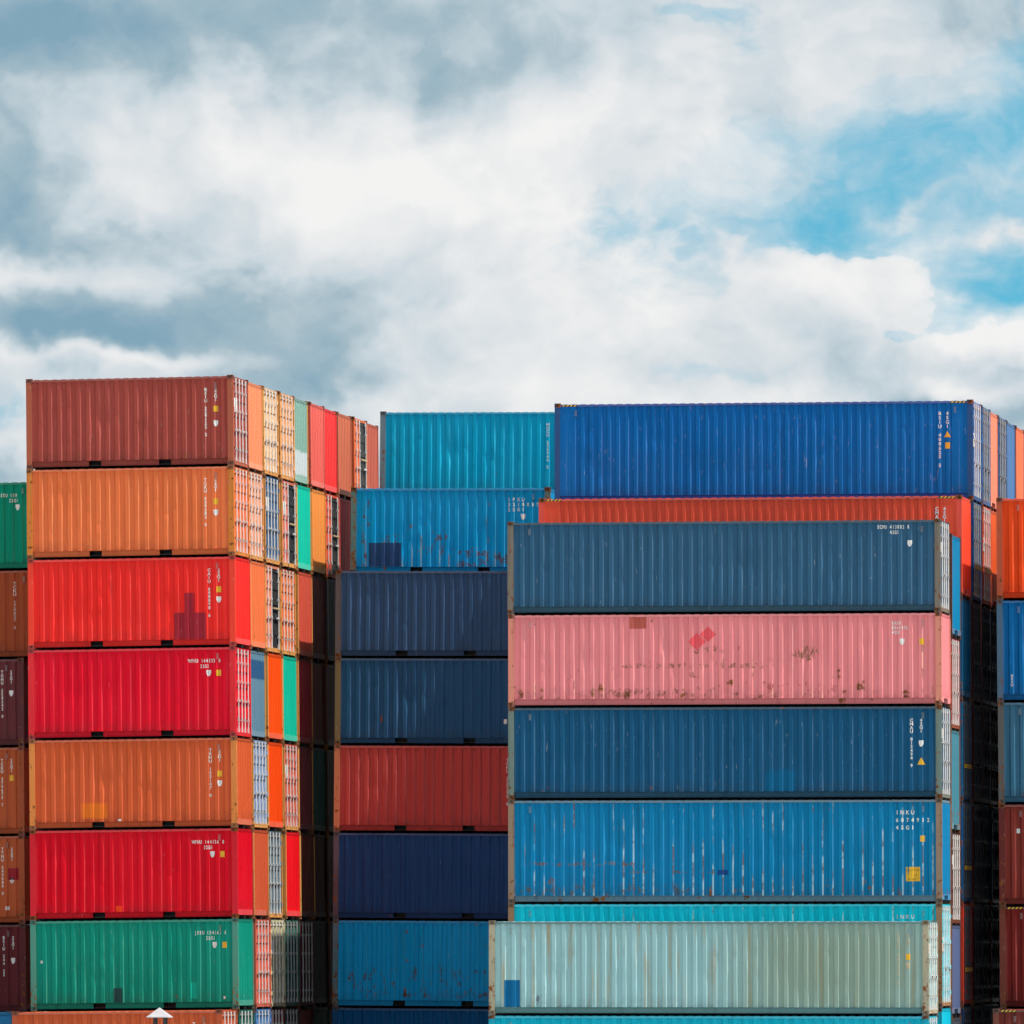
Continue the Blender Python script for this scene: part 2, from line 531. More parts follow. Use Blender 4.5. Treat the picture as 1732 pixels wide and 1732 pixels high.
# lettering and flat patches that follow the corrugation
_glyph = {}
def glyph(ch):
    if ch not in _glyph:
        cu = bpy.data.curves.new('glyph', 'FONT')
        cu.body = ch
        cu.size = 1.0
        cu.align_x = 'CENTER'
        cu.offset = 0.03
        cu.resolution_u = 2
        o = bpy.data.objects.new('glyph', cu)
        COL.objects.link(o)
        dg = bpy.context.evaluated_depsgraph_get()
        me = bpy.data.meshes.new_from_object(o.evaluated_get(dg))
        _glyph[ch] = ([tuple(v.co) for v in me.vertices], [tuple(p.vertices) for p in me.polygons])
        bpy.data.objects.remove(o)
        bpy.data.meshes.remove(me)
        bpy.data.curves.remove(cu)
    return _glyph[ch]

def conform(verts, faces, pts, lift, name):
    """lay a flat x-z figure onto the corrugated wall, cutting it at the folds"""
    bm = bmesh.new()
    vs_ = [bm.verts.new((v[0], 0, v[1])) for v in verts]
    for f in faces:
        try:
            bm.faces.new([vs_[i] for i in f])
        except ValueError:
            pass
    lo, hi = min(v[0] for v in verts), max(v[0] for v in verts)
    for (x, _) in pts:
        if lo < x < hi:
            bmesh.ops.bisect_plane(bm, geom=bm.verts[:] + bm.edges[:] + bm.faces[:], plane_co=(x, 0, 0), plane_no=(1, 0, 0), dist=1e-5)
    for v in bm.verts:
        v.co.y = depth_at(pts, v.co.x) - lift
    bm.normal_update()
    for f in bm.faces:
        if f.normal.y > 0:
            f.normal_flip()
    m = bpy.data.meshes.new(name)
    bm.to_mesh(m); bm.free()
    m.materials.append(None)
    return m

def text_geo(s, x, z, size, mode, step):
    """mode h: reading across from x; mode v: stacked downwards from z. Letters are condensed as container numbers are"""
    V, F = [], []
    for i, ch in enumerate(s):
        if ch == ' ':
            continue
        gv, gf = glyph(ch)
        cx = x + step * i if mode == 'h' else x
        cz = z if mode == 'h' else z - step * i
        b = len(V)
        V += [(cx + v[0] * size * (0.74 if mode == 'h' and step < 0.1 else 1.0), cz + v[1] * size * (1.12 if mode == 'h' else 0.98)) for v in gv]
        F += [tuple(b + k for k in f) for f in gf]
    return V, F

def rect(x0, x1, z0, z1):
    return [(x0, z0), (x1, z0), (x1, z1), (x0, z1)], [(0, 1, 2, 3)]
def poly(pts_):
    return list(pts_), [tuple(range(len(pts_)))]

# ------------------------------------------------------------------ the container
BLOCKS = {}
def place(block, x, y, z):
    """block-local position to world; a block leans by its own small tilt (sloping yard paving)"""
    ox, oy, oz, tilt = BLOCKS[block]
    t = radians(tilt)
    return (ox + cos(t) * x - sin(t) * z, oy + y, oz + sin(t) * x + cos(t) * z), (0.0, -t, 0.0)

def container(block, x, y, z, size, label, col, group, front=True, end='wall', frame=None, marks=(), name='shipping_container',
              rust=0.10, var=0, pitch=0.278, plain=0.0, fade=0.35, streak=0.35, wear=0.25, ridge=None, rods=None, dark_leaf=False, mkey=None,
              frust=0.55, vents=True, hazard=False, railcol=None, band=False, dirtcol=None, stains=()):
    L = 6.058 if size[0] == '2' else 12.192
    H = HC if size[1] == 'H' else STD
    is20 = size[0] == '2'
    loc, rot = place(block, x, y, z)
    root = bpy.data.objects.new(name, None)
    COL.objects.link(root)
    root.location, root.rotation_euler = loc, rot
    root.empty_display_size = 0.3
    root['label'], root['category'], root['group'] = label, 'container', group
    mkey = mkey or ('%s_%d_%d_%d' % (block, round(x * 10), round(y), round(z * 10)))
    pts, pit, x0 = profile(L, pitch, plain)
    rd = None
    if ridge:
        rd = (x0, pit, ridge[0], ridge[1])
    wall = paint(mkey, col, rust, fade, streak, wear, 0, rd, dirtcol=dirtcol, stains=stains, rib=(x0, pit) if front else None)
    fcol = frame or tuple(0.82 * c + 0.01 for c in col)
    fr = paint(mkey + '_frame', fcol, frust, 0.4, 0.5, 0.8, 1, grain=7.0)
    rail = paint(mkey + '_rail', railcol or tuple(0.66 * c + 0.004 for c in col), rust * 0.8, 0.4, 0.45, 0.3, 2)  # default darker than the wall, its recess shade put into the colour
    cast = paint(mkey + '_casting', tuple(0.45 * c + 0.05 for c in fcol), 0.75, 0.4, 0.4, 0.5, 3)
    # frame: posts and castings
    pm = cached(('post', H), lambda: MB().box(0, POST, 0, 0.11, 0.119, H - 0.119).mesh('corner_post'))
    px = L - POST
    near = ((0.0, 0.0), (px, 0.0)) if front else ((px, 0.0),)
    for (ax, ay) in near + ((px, WID - 0.11),):
        obj('corner_post', pm, fr, root, (ax, ay, 0))
    cm = casting_mesh()
    for (ax, ay) in (((0.089 - 0.002, 0.081 - 0.004), (L - 0.087, 0.077)) if front else ((L - 0.087, 0.077),)) + ((L - 0.087, WID - 0.077),):
        for az in (0.059, H - 0.059):
            obj('corner_casting', cm, cast, root, (ax, ay, az))
    # walls
    if front:
        sw = obj('side_wall', side_mesh(L, H, pitch, plain, var), wall, root)
        tr = cached(('trail', L, H), lambda: MB().box(0.178, L - 0.178, 0.002, 0.07, H - 0.098, H - 0.040).mesh('top_rail'))
        obj('top_rail', tr, paint(mkey + '_top', tuple(0.80 * c + 0.055 for c in (railcol or col)), 0.38, 0.5, 0.4, 0.7, 6, grain=5.0), root)
        def brail():
            mb = MB()
            cuts = [0.178, L - 0.178]
            if is20:
                c = L / 2
                cuts = [0.178, c - 1.205, c - 0.845, c + 0.845, c + 1.205, L - 0.178]
            for a, b in zip(cuts[::2], cuts[1::2]):
                mb.box(a, b, 0.040, 0.060, 0.052, 0.200)
            mb.box(0.178, L - 0.178, 0.004, 0.060, 0.1985, 0.2065)
            for a, b in zip(cuts[::2], cuts[1::2]):
                mb.box(a, b, 0.012, 0.0598, 0.044, 0.052)
            return mb.mesh('bottom_rail')
        obj('bottom_rail', cached(('brail', L), brail), rail, root)
        if is20:
            fp = cached('pocket', lambda: MB().box(-0.18, 0.18, 0.30, 0.32, 0.05, 0.198).mesh('fork_pocket'))  # black sheet stands in for the shade inside the pocket
            for s in (-1, 1):
                obj('fork_pocket', fp, BLACK, root, (L / 2 + s * 1.025, 0, 0))
        if vents:
            vm = cached('vent', lambda: MB().box(-0.035, 0.035, -0.012, 0.03, -0.10, 0.06).box(-0.045, 0.045, -0.016, 0.0, 0.055, 0.075).mesh('vent'))
            vmat = paint(mkey + '_vent', tuple(0.55 * c + 0.10 for c in col), 0.2, 0.3, 0.3, 0.2, 5)
            obj('vent', vm, vmat, root, (L - 0.52, 0.012, H - 0.28))
            if not is20:
                obj('vent', vm, vmat, root, (0.62, 0.012, H - 0.28))
    else:
        obj('side_wall', cached(('plainside', L, H), lambda: MB().box(0.02, L - POST - 0.002, 0.03, 0.05, 0.05, H - 0.04).mesh('side_wall')), wall, root)
    obj('side_wall', cached(('backside', L, H), lambda: MB().box(0.02, L - POST - 0.002, WID - 0.05, WID - 0.03, 0.05, H - 0.04).mesh('side_wall')), wall, root)
    obj('end_wall', cached(('leftend', H), lambda: MB().box(0.006, 0.03, 0.112, WID - 0.06, 0.06, H - 0.04).mesh('end_wall')), wall, root)
    obj('roof', roof_mesh(L), wall, root, (0, 0, H - 0.040))
    obj('underside', cached(('under', L), lambda: MB().box(0.18, L - 0.18, 0.062, WID - 0.062, 0.055, 0.075).box(0.012, L - 0.012, 1.1, 1.3, -0.030, 0.056).mesh('underside')), BLACK, root)  # floor plate plus an added beam that blocks sky through the stacking gap
    # visible end
    hd = cached('header', lambda: MB().box(-0.10, -0.008, 0.112, WID - 0.112, -0.112, -0.036).mesh('end_header'))
    obj('end_header', hd, rail, root, (L, 0, H))
    if end == 'wall':
        obj('end_wall', end_wall_mesh(H, not is20), wall, root, (L, 0, 0))
        obj('end_sill', end_rail_mesh(H, not is20), paint(mkey + '_sill', tuple(min(0.8, 0.9 * c + 0.06) for c in col), rust + 0.15, 0.5, 0.4, 0.5, 4), root, (L, 0, 0))
    else:
        obj('end_sill', cached('dsill', lambda: MB().box(-0.10, -0.004, 0.112, WID - 0.112, 0.035, 0.155).mesh('end_sill')), fr, root, (L, 0, 0))
        dm = door_mesh(H)
        rmat = rods or ROD
        for side in (0, 1):
            dmat = BLACK if (dark_leaf and side == 1) else wall
            d = obj('door', dm, dmat, root)
            if side == 0:
                d.location = (L, 0.122, 0)
            else:
                d.location = (L, WID - 0.122, 0)
                d.scale = (1, -1, 1)
            if dark_leaf and side == 1:
                d['label'] = 'black covered door leaf'
                obj('lock_rod', rod_mesh(H, 1), rmat, d, (0.0, 0.20, 0))
            else:
                for k, yy in enumerate((0.34, 0.86)):
                    obj('lock_rod', rod_mesh(H, 1 if k == 0 else -1), rmat, d, (0.0, yy, 0))
        if rods is None and (int(abs(y) * 7 + z * 3) % 3) == 0:
            obj('data_plate', cached('dplate', lambda: MB().box(-0.029, -0.022, 0.30, 0.78, 1.55, 1.95).mesh('data_plate')), WHITE, root, (L, 0, 0))
        if band:
            obj('yellow_bar', cached('ybar', lambda: MB().box(0.026, 0.034, 0.25, WID - 0.25, 0.93, 1.05).mesh('yellow_bar')), YELLOW, root, (L, 0, 0))
        if dark_leaf:
            obj('strap', cached('strap', lambda: MB().box(-0.02, 0.03, 1.22, WID - 0.2, 1.30, 1.34).mesh('strap')), ROPE, root, (L, 0, 0))
    # marks on the front
    if front:
        for mk in marks:
            kind = mk[0]
            if kind in ('v', 'h'):                 # lettering: text, x from right end, z from top, size, step, material
                _, s, xr, zt, sz, stp = mk[:6]
                V, F = text_geo(s, L - xr, H - zt, sz, kind, stp)
                obj('lettering', conform(V, F, pts, 0.005, 'lettering'), mk[6] if len(mk) > 6 else WHITE, root)
            elif kind == 'p':                      # patch: name, x0, x1, z0, z1 (from left / bottom, metres), material
                _, nm, xa, xb, za, zb, mt = mk
                obj(nm, conform(*rect(xa, xb, za, zb), pts, 0.0042, nm), mt, root)
            elif kind == 'g':                      # figure: name, points, material
                _, nm, pp, mt = mk
                obj(nm, conform(*poly(pp), pts, 0.0042, nm), mt, root)
        if hazard:
            hz = cached('hazard', lambda: MB().box(0, 0.46, -0.002, 0.0, -0.092, -0.044).mesh('hazard_stripe'))
            obj('hazard_stripe', hz, stripes('hazard_print'), root, (0.20, 0.001, H))
            obj('hazard_stripe', hz, stripes('hazard_print'), root, (L - 0.66, 0.001, H))
    return root

# mark helpers (x measured from the container's right end, z from its top)
def shield(L, H, xr, zt, w=0.13, h=0.17, mt=None, nm='class_mark'):
    x, z = L - xr, H - zt
    return ('g', nm, [(x - w / 2, z), (x + w / 2, z), (x + w / 2, z - h * 0.55), (x + w * 0.2, z - h), (x - w * 0.25, z - h), (x - w / 2, z - h * 0.5)], mt or WHITE)
def square(L, H, xr, zt, w=0.13, h=0.17, mt=None, nm='yellow_plate'):
    x, z = L - xr, H - zt
    return ('p', nm, x - w / 2, x + w / 2, z - h, z, mt or YELLOW)
def triangle(L, H, xr, zt, w=0.2, mt=None):
    x, z = L - xr, H - zt
    return ('g', 'warning_triangle', [(x - w / 2, z - w * 0.9), (x + w / 2, z - w * 0.9), (x, z)], mt or YELLOW)
ORD = ['top', 'second', 'third', 'fourth', 'fifth', 'sixth', 'seventh', 'eighth']
ROW = ['front', 'second', 'third', 'fourth', 'fifth', 'sixth', 'seventh', 'eighth', 'ninth', 'tenth', 'eleventh']
# ------------------------------------------------------------------ ground
KF, KE, KS = 0.73, 1.15, 0.38          # light on sunlit fronts, sunlit ends, shaded faces
G = -0.35
def ground():
    m = bpy.data.materials.new('yard_paving')
    m.use_nodes = True
    N = NT(m.node_tree)
    b = m.node_tree.nodes['Principled BSDF']
    p = N.n('ShaderNodeTexCoord').outputs['Object']
    n1 = N.noise(p, 0.08, 6.0, 0.6)
    n2 = N.noise(p, 2.5, 8.0, 0.65)
    c = N.mix(N.step(n1, 0.35, 0.65), (0.28, 0.275, 0.265), (0.38, 0.37, 0.355))
    c = N.mix(N.math('MULTIPLY', N.step(n2, 0.5, 0.75), 0.35), c, (0.15, 0.15, 0.145))
    N.put(b.inputs['Base Color'], c)
    b.inputs['Roughness'].default_value = 0.9
    mb = MB()
    R = 4000.0
    mb.grid([[(-R, -R, 0), (R, -R, 0)], [(-R, R, 0), (R, R, 0)]])
    o = obj('ground', mb.mesh('ground'), m)
    o.location.z = G
    o['kind'] = 'structure'
    return m
PAVE = ground()
def pad(block, x0, x1, y0, y1, top):
    """raised concrete strip under a block of stacks"""
    (wx, wy, wz), rot = place(block, 0, 0, 0)
    mb = MB().box(x0, x1, y0, y1, -0.9, top - 0.001)
    o = obj('pavement_strip', mb.mesh('pavement_strip'), PAVE)
    o.location, o.rotation_euler = (wx, wy, wz), rot
    o['kind'] = 'structure'

T = STD + 0.004
TH = HC + 0.004
rj = random.Random(7)
def jit(a):
    return rj.uniform(-a, a)

# ------------------------------------------------------------------ block A: the red and orange stack of short containers
BLOCKS['A'] = (-46.72, 249.66, 0.0, 0.64)
AX = -6.058
GA = 'containers in the red and orange stack'
l2, h2 = 6.058, STD
def std_marks(num, xr=0.80, xr2=0.51, zt=0.36, size=0.125, step=0.108, yz=0.88, sz=1.30, code='22G1', mt=None, L=l2, H=h2, yellow=True):
    mk = [('v', num, xr, zt + size * 0.72, size, step) + ((mt,) if mt else ()), ('v', code, xr2, zt + size * 0.72, size, step * 0.92) + ((mt,) if mt else ())]
    if yellow:
        mk.append(square(L, H, xr2, yz))
    mk.append(shield(L, H, xr2, sz, mt=mt))
    return mk
def row_marks(num, xr=1.33, zt=0.46, code='22G1', L=l2, H=h2):
    return [('h', num, xr, zt, 0.125, 0.072), ('h', code, xr - 0.33, zt + 0.155, 0.125, 0.068), shield(L, H, xr - 0.55, zt + 0.22), square(L, H, xr - 0.84, zt + 0.22)]

MAROON_P = paint('maroon_patch', rgb(138, 34, 46, KF), 0.05, 0.5, 0.5, 0.4)
YEL_P = paint('ochre_patch', rgb(200, 105, 35, KF), 0.0, 0.5, 0.3, 0.1)
NAVY_P = paint('navy_patch', rgb(40, 62, 98, KF), 0.0, 0.4, 0.4, 0.1)
DK_P = paint('dark_patch', rgb(30, 70, 70, KF), 0.1, 0.5, 0.6, 0.1)
LG_P = paint('light_green_patch', rgb(10, 150, 130, KF), 0.0, 0.5, 0.4, 0.1)
OR_P = paint('orange_patch', rgb(210, 60, 25, KF), 0.0, 0.3, 0.3, 0.1)
BR_P = paint('brown_patch', rgb(165, 80, 70, KF), 0.1, 0.4, 0.4, 0.1)
RD_P = paint('red_patch', rgb(205, 78, 86, KF), 0.0, 0.5, 0.3, 0.1)
BL_P = paint('blue_patch', rgb(0, 88, 132, KF), 0.0, 0.5, 0.4, 0.2)
GY_P = paint('grey_stain', rgb(105, 120, 125, KF), 0.9, 0.5, 0.6, 0.6)

fr_rust = rgb(175, 105, 55, KF)
a_front = [
    dict(label='maroon container with white number, topmost of the red and orange stack front', col=rgb(143, 63, 55, KF), end='door',
         frame=rgb(150, 80, 60, KF), rust=0.06, wear=0.7, marks=std_marks('BSIU 229122 2')),
    dict(label='light orange container directly under the maroon top container', col=rgb(203, 101, 58, KF), end='door',
         frame=rgb(185, 110, 50, KF), rust=0.04, marks=std_marks('TCKU 339283 5', 0.83, 0.53, yz=0.95, sz=1.27)),
    dict(label='bright red container with stepped dark maroon patch, third from the top', col=rgb(283, 38, 34, KF), end='wall',
         frame=rgb(235, 60, 45, KF), frust=0.25, rust=0.0, marks=std_marks('CAIU 608898 6', 0.76, 0.48, yz=0.88, sz=1.17) +
         [('p', 'repair_patch', 4.27, 5.2, 0.21, 0.97, MAROON_P), ('p', 'repair_patch', 4.58, 4.88, 0.972, 1.54, MAROON_P)]),
    dict(label='crimson container numbered across, below the bright red one', col=rgb(197, 12, 37, KF), end='door',
         frame=rgb(195, 40, 48, KF), frust=0.3, rust=0.0, marks=row_marks('WFHU 144532 0')),
    dict(label='brown-orange container with ochre smudge between two crimson containers', col=rgb(181, 79, 43, KF), end='wall',
         frame=rgb(190, 115, 60, KF), rust=0.06, stains=[(1.52, 2.26, 0.30, 0.74, 0.06, 0.75, rgb(205, 108, 32, KF), 0.12)], marks=std_marks('TRHU 153147 0', 0.77, 0.50, 0.33, yz=0.97, sz=1.25) +
         [('p', 'sticker', 2.58, 2.68, 0.215, 0.27, WHITE)]),
    dict(label='crimson container with small orange spot, above the green container', col=rgb(187, 2, 29, KF), end='wall',
         frame=rgb(180, 30, 42, KF), frust=0.3, rust=0.0, marks=row_marks('WFHU 144156 0', 1.28) + [('p', 'paint_spot', 2.5, 2.68, 0.21, 0.38, OR_P)]),
    dict(label='green container numbered across, lowest full one of the red and orange stack', col=rgb(0, 125, 107, KF), end='wall',
         frame=rgb(70, 130, 115, KF), rust=0.05, wear=0.5, marks=row_marks('JSSU 134161 0', 1.23) +
         [('p', 'repair_patch', 2.42, 2.68, 0.21, 0.62, DK_P), ('p', 'repair_patch', 4.66, 4.86, 0.3, 0.76, LG_P),
          ('p', 'sticker', 5.62, 5.68, 0.28, 0.36, WHITE), ('p', 'sticker', 0.12 + 0.17, 0.36, 1.35, 1.43, WHITE)]),
    dict(label='dark green container under the green one, only its top showing', col=rgb(30, 90, 80, KF), end='door', rust=0.2),
]
for t, d in enumerate(a_front):
    container('A', AX + jit(0.012), 0.0, (7 - t) * T, '2S', group=GA, var=t % 4, **d)

# ends of the rows behind: per tier from the top, (colour word, colour, end, extra)
def E_(w, r, g, b, end='wall', k=KE, **kw):
    return (w, rgb(r, g, b, k), end, kw)
GREYROD = dict(rods=ROD_D)
a_rows = {
    1: [E_('salmon orange', 250, 150, 105), E_('peach', 250, 175, 140, 'door'), E_('orange', 245, 125, 75), E_('steel blue', 105, 145, 170, stains=[(-0.2, 0.2, 1.75, 2.3, 0.03, 0.9, (0.02, 0.09, 0.22), 0.05)]),
        E_('pale blue', 150, 175, 215, 'door'), E_('rust orange', 215, 95, 60), E_('salmon red', 235, 115, 95, 'door'), E_('blue', 90, 150, 215, 'door')],
    2: [E_('cream', 250, 205, 160, 'door'), E_('navy', 70, 105, 145, 'door'), E_('salmon', 245, 150, 120, 'door', dark_leaf=True), E_('vivid orange', 255, 85, 10),
        E_('vivid orange', 255, 80, 10), E_('slate grey', 110, 135, 150, 'door'), E_('pale cream', 225, 220, 175, 'door'), E_('maroon', 150, 70, 65, 'door')],
    3: [E_('peach', 250, 180, 120, 'door'), E_('salmon red', 235, 130, 110, 'door', dark_leaf=True), E_('orange', 245, 130, 70, 'door'), E_('teal green', 0, 200, 170),
        E_('brick', 225, 110, 90, 'door'), E_('red', 250, 15, 32), E_('dark green', 60, 115, 105, 'door', rods=ROD_D), E_('dark grey', 60, 70, 72, 'door', rods=ROD_D)],
    4: [E_('weathered grey-green', 140, 180, 165, rust=0.3, stains=[(-0.2, 0.2, 0.30, 1.0, 0.05, 0.8, (0.62, 0.66, 0.68), 0.3)]), E_('jade green', 0, 205, 175), E_('brick red', 215, 88, 68), E_('dark red', 170, 45, 55),
        E_('dark maroon', 130, 60, 65), E_('dark brown', 120, 60, 50), E_('dark maroon', 110, 60, 65, 'door', rods=ROD_D), E_('dark maroon', 120, 60, 60)],
    5: [E_('salmon red', 240, 105, 92), E_('amber orange', 252, 155, 75), E_('brown-maroon', 120, 62, 58), E_('dark brown', 120, 60, 55),
        E_('dark green', 30, 95, 85), E_('dark brown', 100, 55, 50), E_('dark grey', 70, 70, 72), E_('dark green', 40, 75, 70)],
    6: [E_('scarlet', 250, 60, 60), E_('orange red', 245, 95, 65, 'door', dark_leaf=True), E_('dark grey', 70, 65, 70), None, None, None, None, None],
    7: [E_('rusty brown', 215, 115, 85), E_('dark red', 190, 50, 58), None, None, None, None, None, None],
    8: [E_('orange', 245, 120, 70, 'door', dark_leaf=True), None, None, None, None, None, None, None],
    9: [E_('reddish brown', 190, 95, 78), None, None, None, None, None, None, None],
}
GH = 'containers hidden inside the stacks'
LH = 'steel container deep in the yard, hidden behind the containers before it'
for r, tiers in a_rows.items():
    for t, e in enumerate(tiers):
        if e is None:
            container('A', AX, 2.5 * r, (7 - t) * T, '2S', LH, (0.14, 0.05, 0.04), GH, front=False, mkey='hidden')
            continue
        w, col, end, kw = e
        what = 'corrugated end' if end == 'wall' else 'half black door end' if kw.get('dark_leaf') else 'barred door end'
        lab = '%s %s, %s from top, %s row of the reddish stack' % (w, what, ORD[t] if t else 'first', ROW[r])
        frm = rgb(225, 160, 90, KE) if (r < 5 and t < 6) else None
        container('A', AX + jit(0.05), 2.5 * r + jit(0.02), (7 - t) * T, '2S', lab, col, GA, front=False, end=end, frame=frm,
                  **dict(dict(rust=0.05, fade=0.25), **kw))
# low row in front
container('A', AX - 0.03, -2.5, 0.0, '2S', 'low rust-orange container in front of the green one', rgb(172, 78, 45, KF), GA, end='door', rust=0.15, var=1,
          marks=std_marks('TCLU 242061 0'))
container('A', AX - 6.6, -2.5, 0.0, '2S', 'dark blue container at the foot of the shaded brown stack', rgb(20, 75, 115, KF), GA, end='wall', var=2)
pad('A', -14.5, 0.6, -4.0, 29.0, -0.0)

# ------------------------------------------------------------------ block E: shaded stack beside it
GE = 'containers in the shaded brown stack'
e_tiers = [
    dict(label='green container at the top of the shaded stack beside the maroon one', col=rgb(0, 112, 90, 0.60), marks=row_marks('JSSU 139', 1.23)[:3]),
    dict(label='brown container below the green top of the shaded stack', col=rgb(122, 58, 33, 0.60), marks=std_marks('TCKU 175637 5', 0.80, 0.10)[:1]),
    dict(label='dark maroon container, third in the shaded stack', col=rgb(85, 42, 45, 0.60), marks=std_marks('TGHU 258242 0', 0.65, 0.38, yellow=False, sz=0.95)),
    dict(label='brown-orange container with yellow plate in the shaded stack', col=rgb(150, 72, 40, 0.60), marks=std_marks('TCKU 370675 7', 0.66, 0.38, yz=0.84)[:3]),
    dict(label='brown-orange container with square maroon patch in the shaded stack', col=rgb(150, 74, 42, 0.60),
         marks=std_marks('TTNU 249080 0', 0.66, 0.38, yellow=False, sz=1.25) + [('p', 'repair_patch', l2 - 0.50, l2 - 0.18, 1.28, 1.62, MAROON_P), ('p', 'sticker', l2 - 0.58, l2 - 0.46, 0.40, 0.50, WHITE)]),
    dict(label='dark maroon container low in the shaded stack', col=rgb(82, 35, 38, 0.60), marks=std_marks('BSIU 244 25', 0.66, 0.38, yellow=False, sz=1.0)),
    dict(label='dark container at the base of the shaded stack', col=rgb(60, 40, 40, 0.60)),
]
for t, d in enumerate(e_tiers):
    container('A', -13.32 + (0.55 if t < 2 else 0.0) + jit(0.02), 5.0, (6 - t) * T - 0.06, '2S', group=GE, var=(t + 1) % 4, rust=0.12, **d)

# ------------------------------------------------------------------ block B: middle stack of short blue containers
BLOCKS['B'] = (-45.823, 259.66, 0.0, -0.40)
GB = 'containers in the middle blue stack'
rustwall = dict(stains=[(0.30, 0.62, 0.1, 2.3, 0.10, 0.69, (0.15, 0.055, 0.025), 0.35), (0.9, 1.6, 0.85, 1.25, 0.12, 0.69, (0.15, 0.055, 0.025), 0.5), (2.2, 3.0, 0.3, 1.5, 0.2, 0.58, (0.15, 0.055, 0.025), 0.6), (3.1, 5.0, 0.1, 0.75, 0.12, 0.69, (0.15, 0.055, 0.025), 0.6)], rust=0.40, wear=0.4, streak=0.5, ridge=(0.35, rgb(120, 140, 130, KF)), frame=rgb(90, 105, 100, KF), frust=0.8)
b_row1 = [
    dict(label='slate navy container under the rusty blue one in the middle stack', col=rgb(46, 74, 106, KF), frame=rgb(85, 80, 80, KF)),
    dict(label='dark navy dented container, second of the middle stack front', col=rgb(34, 74, 108, KF), frame=rgb(110, 90, 65, KF),
         marks=[('p', 'sticker', l2 - 0.98, l2 - 0.88, 0.62, 0.76, WHITE)]),
    dict(label='brick red container between two navy ones in the middle stack', col=rgb(128, 48, 45, 0.42), frame=rgb(140, 85, 60, 0.42), rust=0.14, wear=0.5,
         marks=std_marks('TGHU 200390 8', 0.84, 0.4, 0.40)[:1]),
    dict(label='dark navy container below the brick red one in the middle stack', col=rgb(20, 44, 78, KS), frame=rgb(60, 55, 60, KS), rust=0.12, wear=0.4),
    dict(label='rust-flecked blue container near the foot of the middle stack', col=rgb(0, 104, 146, KS), stains=[(2.0, 5.4, 0.25, 0.55, 0.1, 0.68, (0.10, 0.045, 0.025), 0.4), (0.3, 5.8, 0.2, 1.4, 0.3, 0.52, (0.10, 0.07, 0.06), 0.5)], rust=0.36, wear=0.3, streak=0.5, frame=rgb(60, 80, 85, KS), frust=0.8),
    dict(label='dark blue container at the foot of the middle stack', col=rgb(0, 52, 88, KS), rust=0.15),
]
for t, d in enumerate(b_row1):
    container('B', jit(0.012), 0.0, (5 - t) * T, '2S', group=GB, var=(t * 3 + 1) % 4, end='wall', **d)
container('B', 0.0, 2.55, 6 * T, '2S', 'rusty blue container with navy repair patch in the middle stack', rgb(0, 134, 184, KF), GB, var=2, end='wall',
          marks=[('h', 'IPXU', 1.25, 0.42, 0.13, 0.143), ('h', '3218037', 1.25, 0.57, 0.13, 0.143), ('h', '22G1', 1.25, 0.72, 0.13, 0.143), shield(l2, h2, 0.82, 0.80),
                 ('p', 'repair_patch', 0.55, 1.54, 0.21, 0.92, NAVY_P)], **rustwall)
container('B', 0.0, 7.65, 7 * T, '2S', 'clean teal container at the top of the middle stack', rgb(0, 148, 178, KF), GB, var=0, end='wall', rust=0.10,
          frame=rgb(95, 120, 125, KF), marks=[('v', 'MOCU 226966 5', 0.86, 0.46, 0.125, 0.108)])
for r, n in ((1, 6), (2, 7), (3, 7)):
    for t in range(n):
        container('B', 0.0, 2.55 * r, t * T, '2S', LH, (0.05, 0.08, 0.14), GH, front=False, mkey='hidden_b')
pad('B', -0.4, 6.5, -0.6, 11.0, 0.0)

# ------------------------------------------------------------------ block C: long containers
l4 = 12.192
BLOCKS['C'] = (-38.30, 0.0, 0.0, 0.0)
GC = 'long containers in the stack with the pink one'
def stack(y, base, specs, group, block='C', x=0.0, jx=0.012):
    z = base
    zs = []
    for d in reversed(specs):
        zs.append(z)
        z += TH if d['size'][1] == 'H' else T
    for d, zz in zip(specs, reversed(zs)):
        d = dict(d)
        d.setdefault('group', group)
        container(block, x + jit(jx), y, zz, **d)
    return z

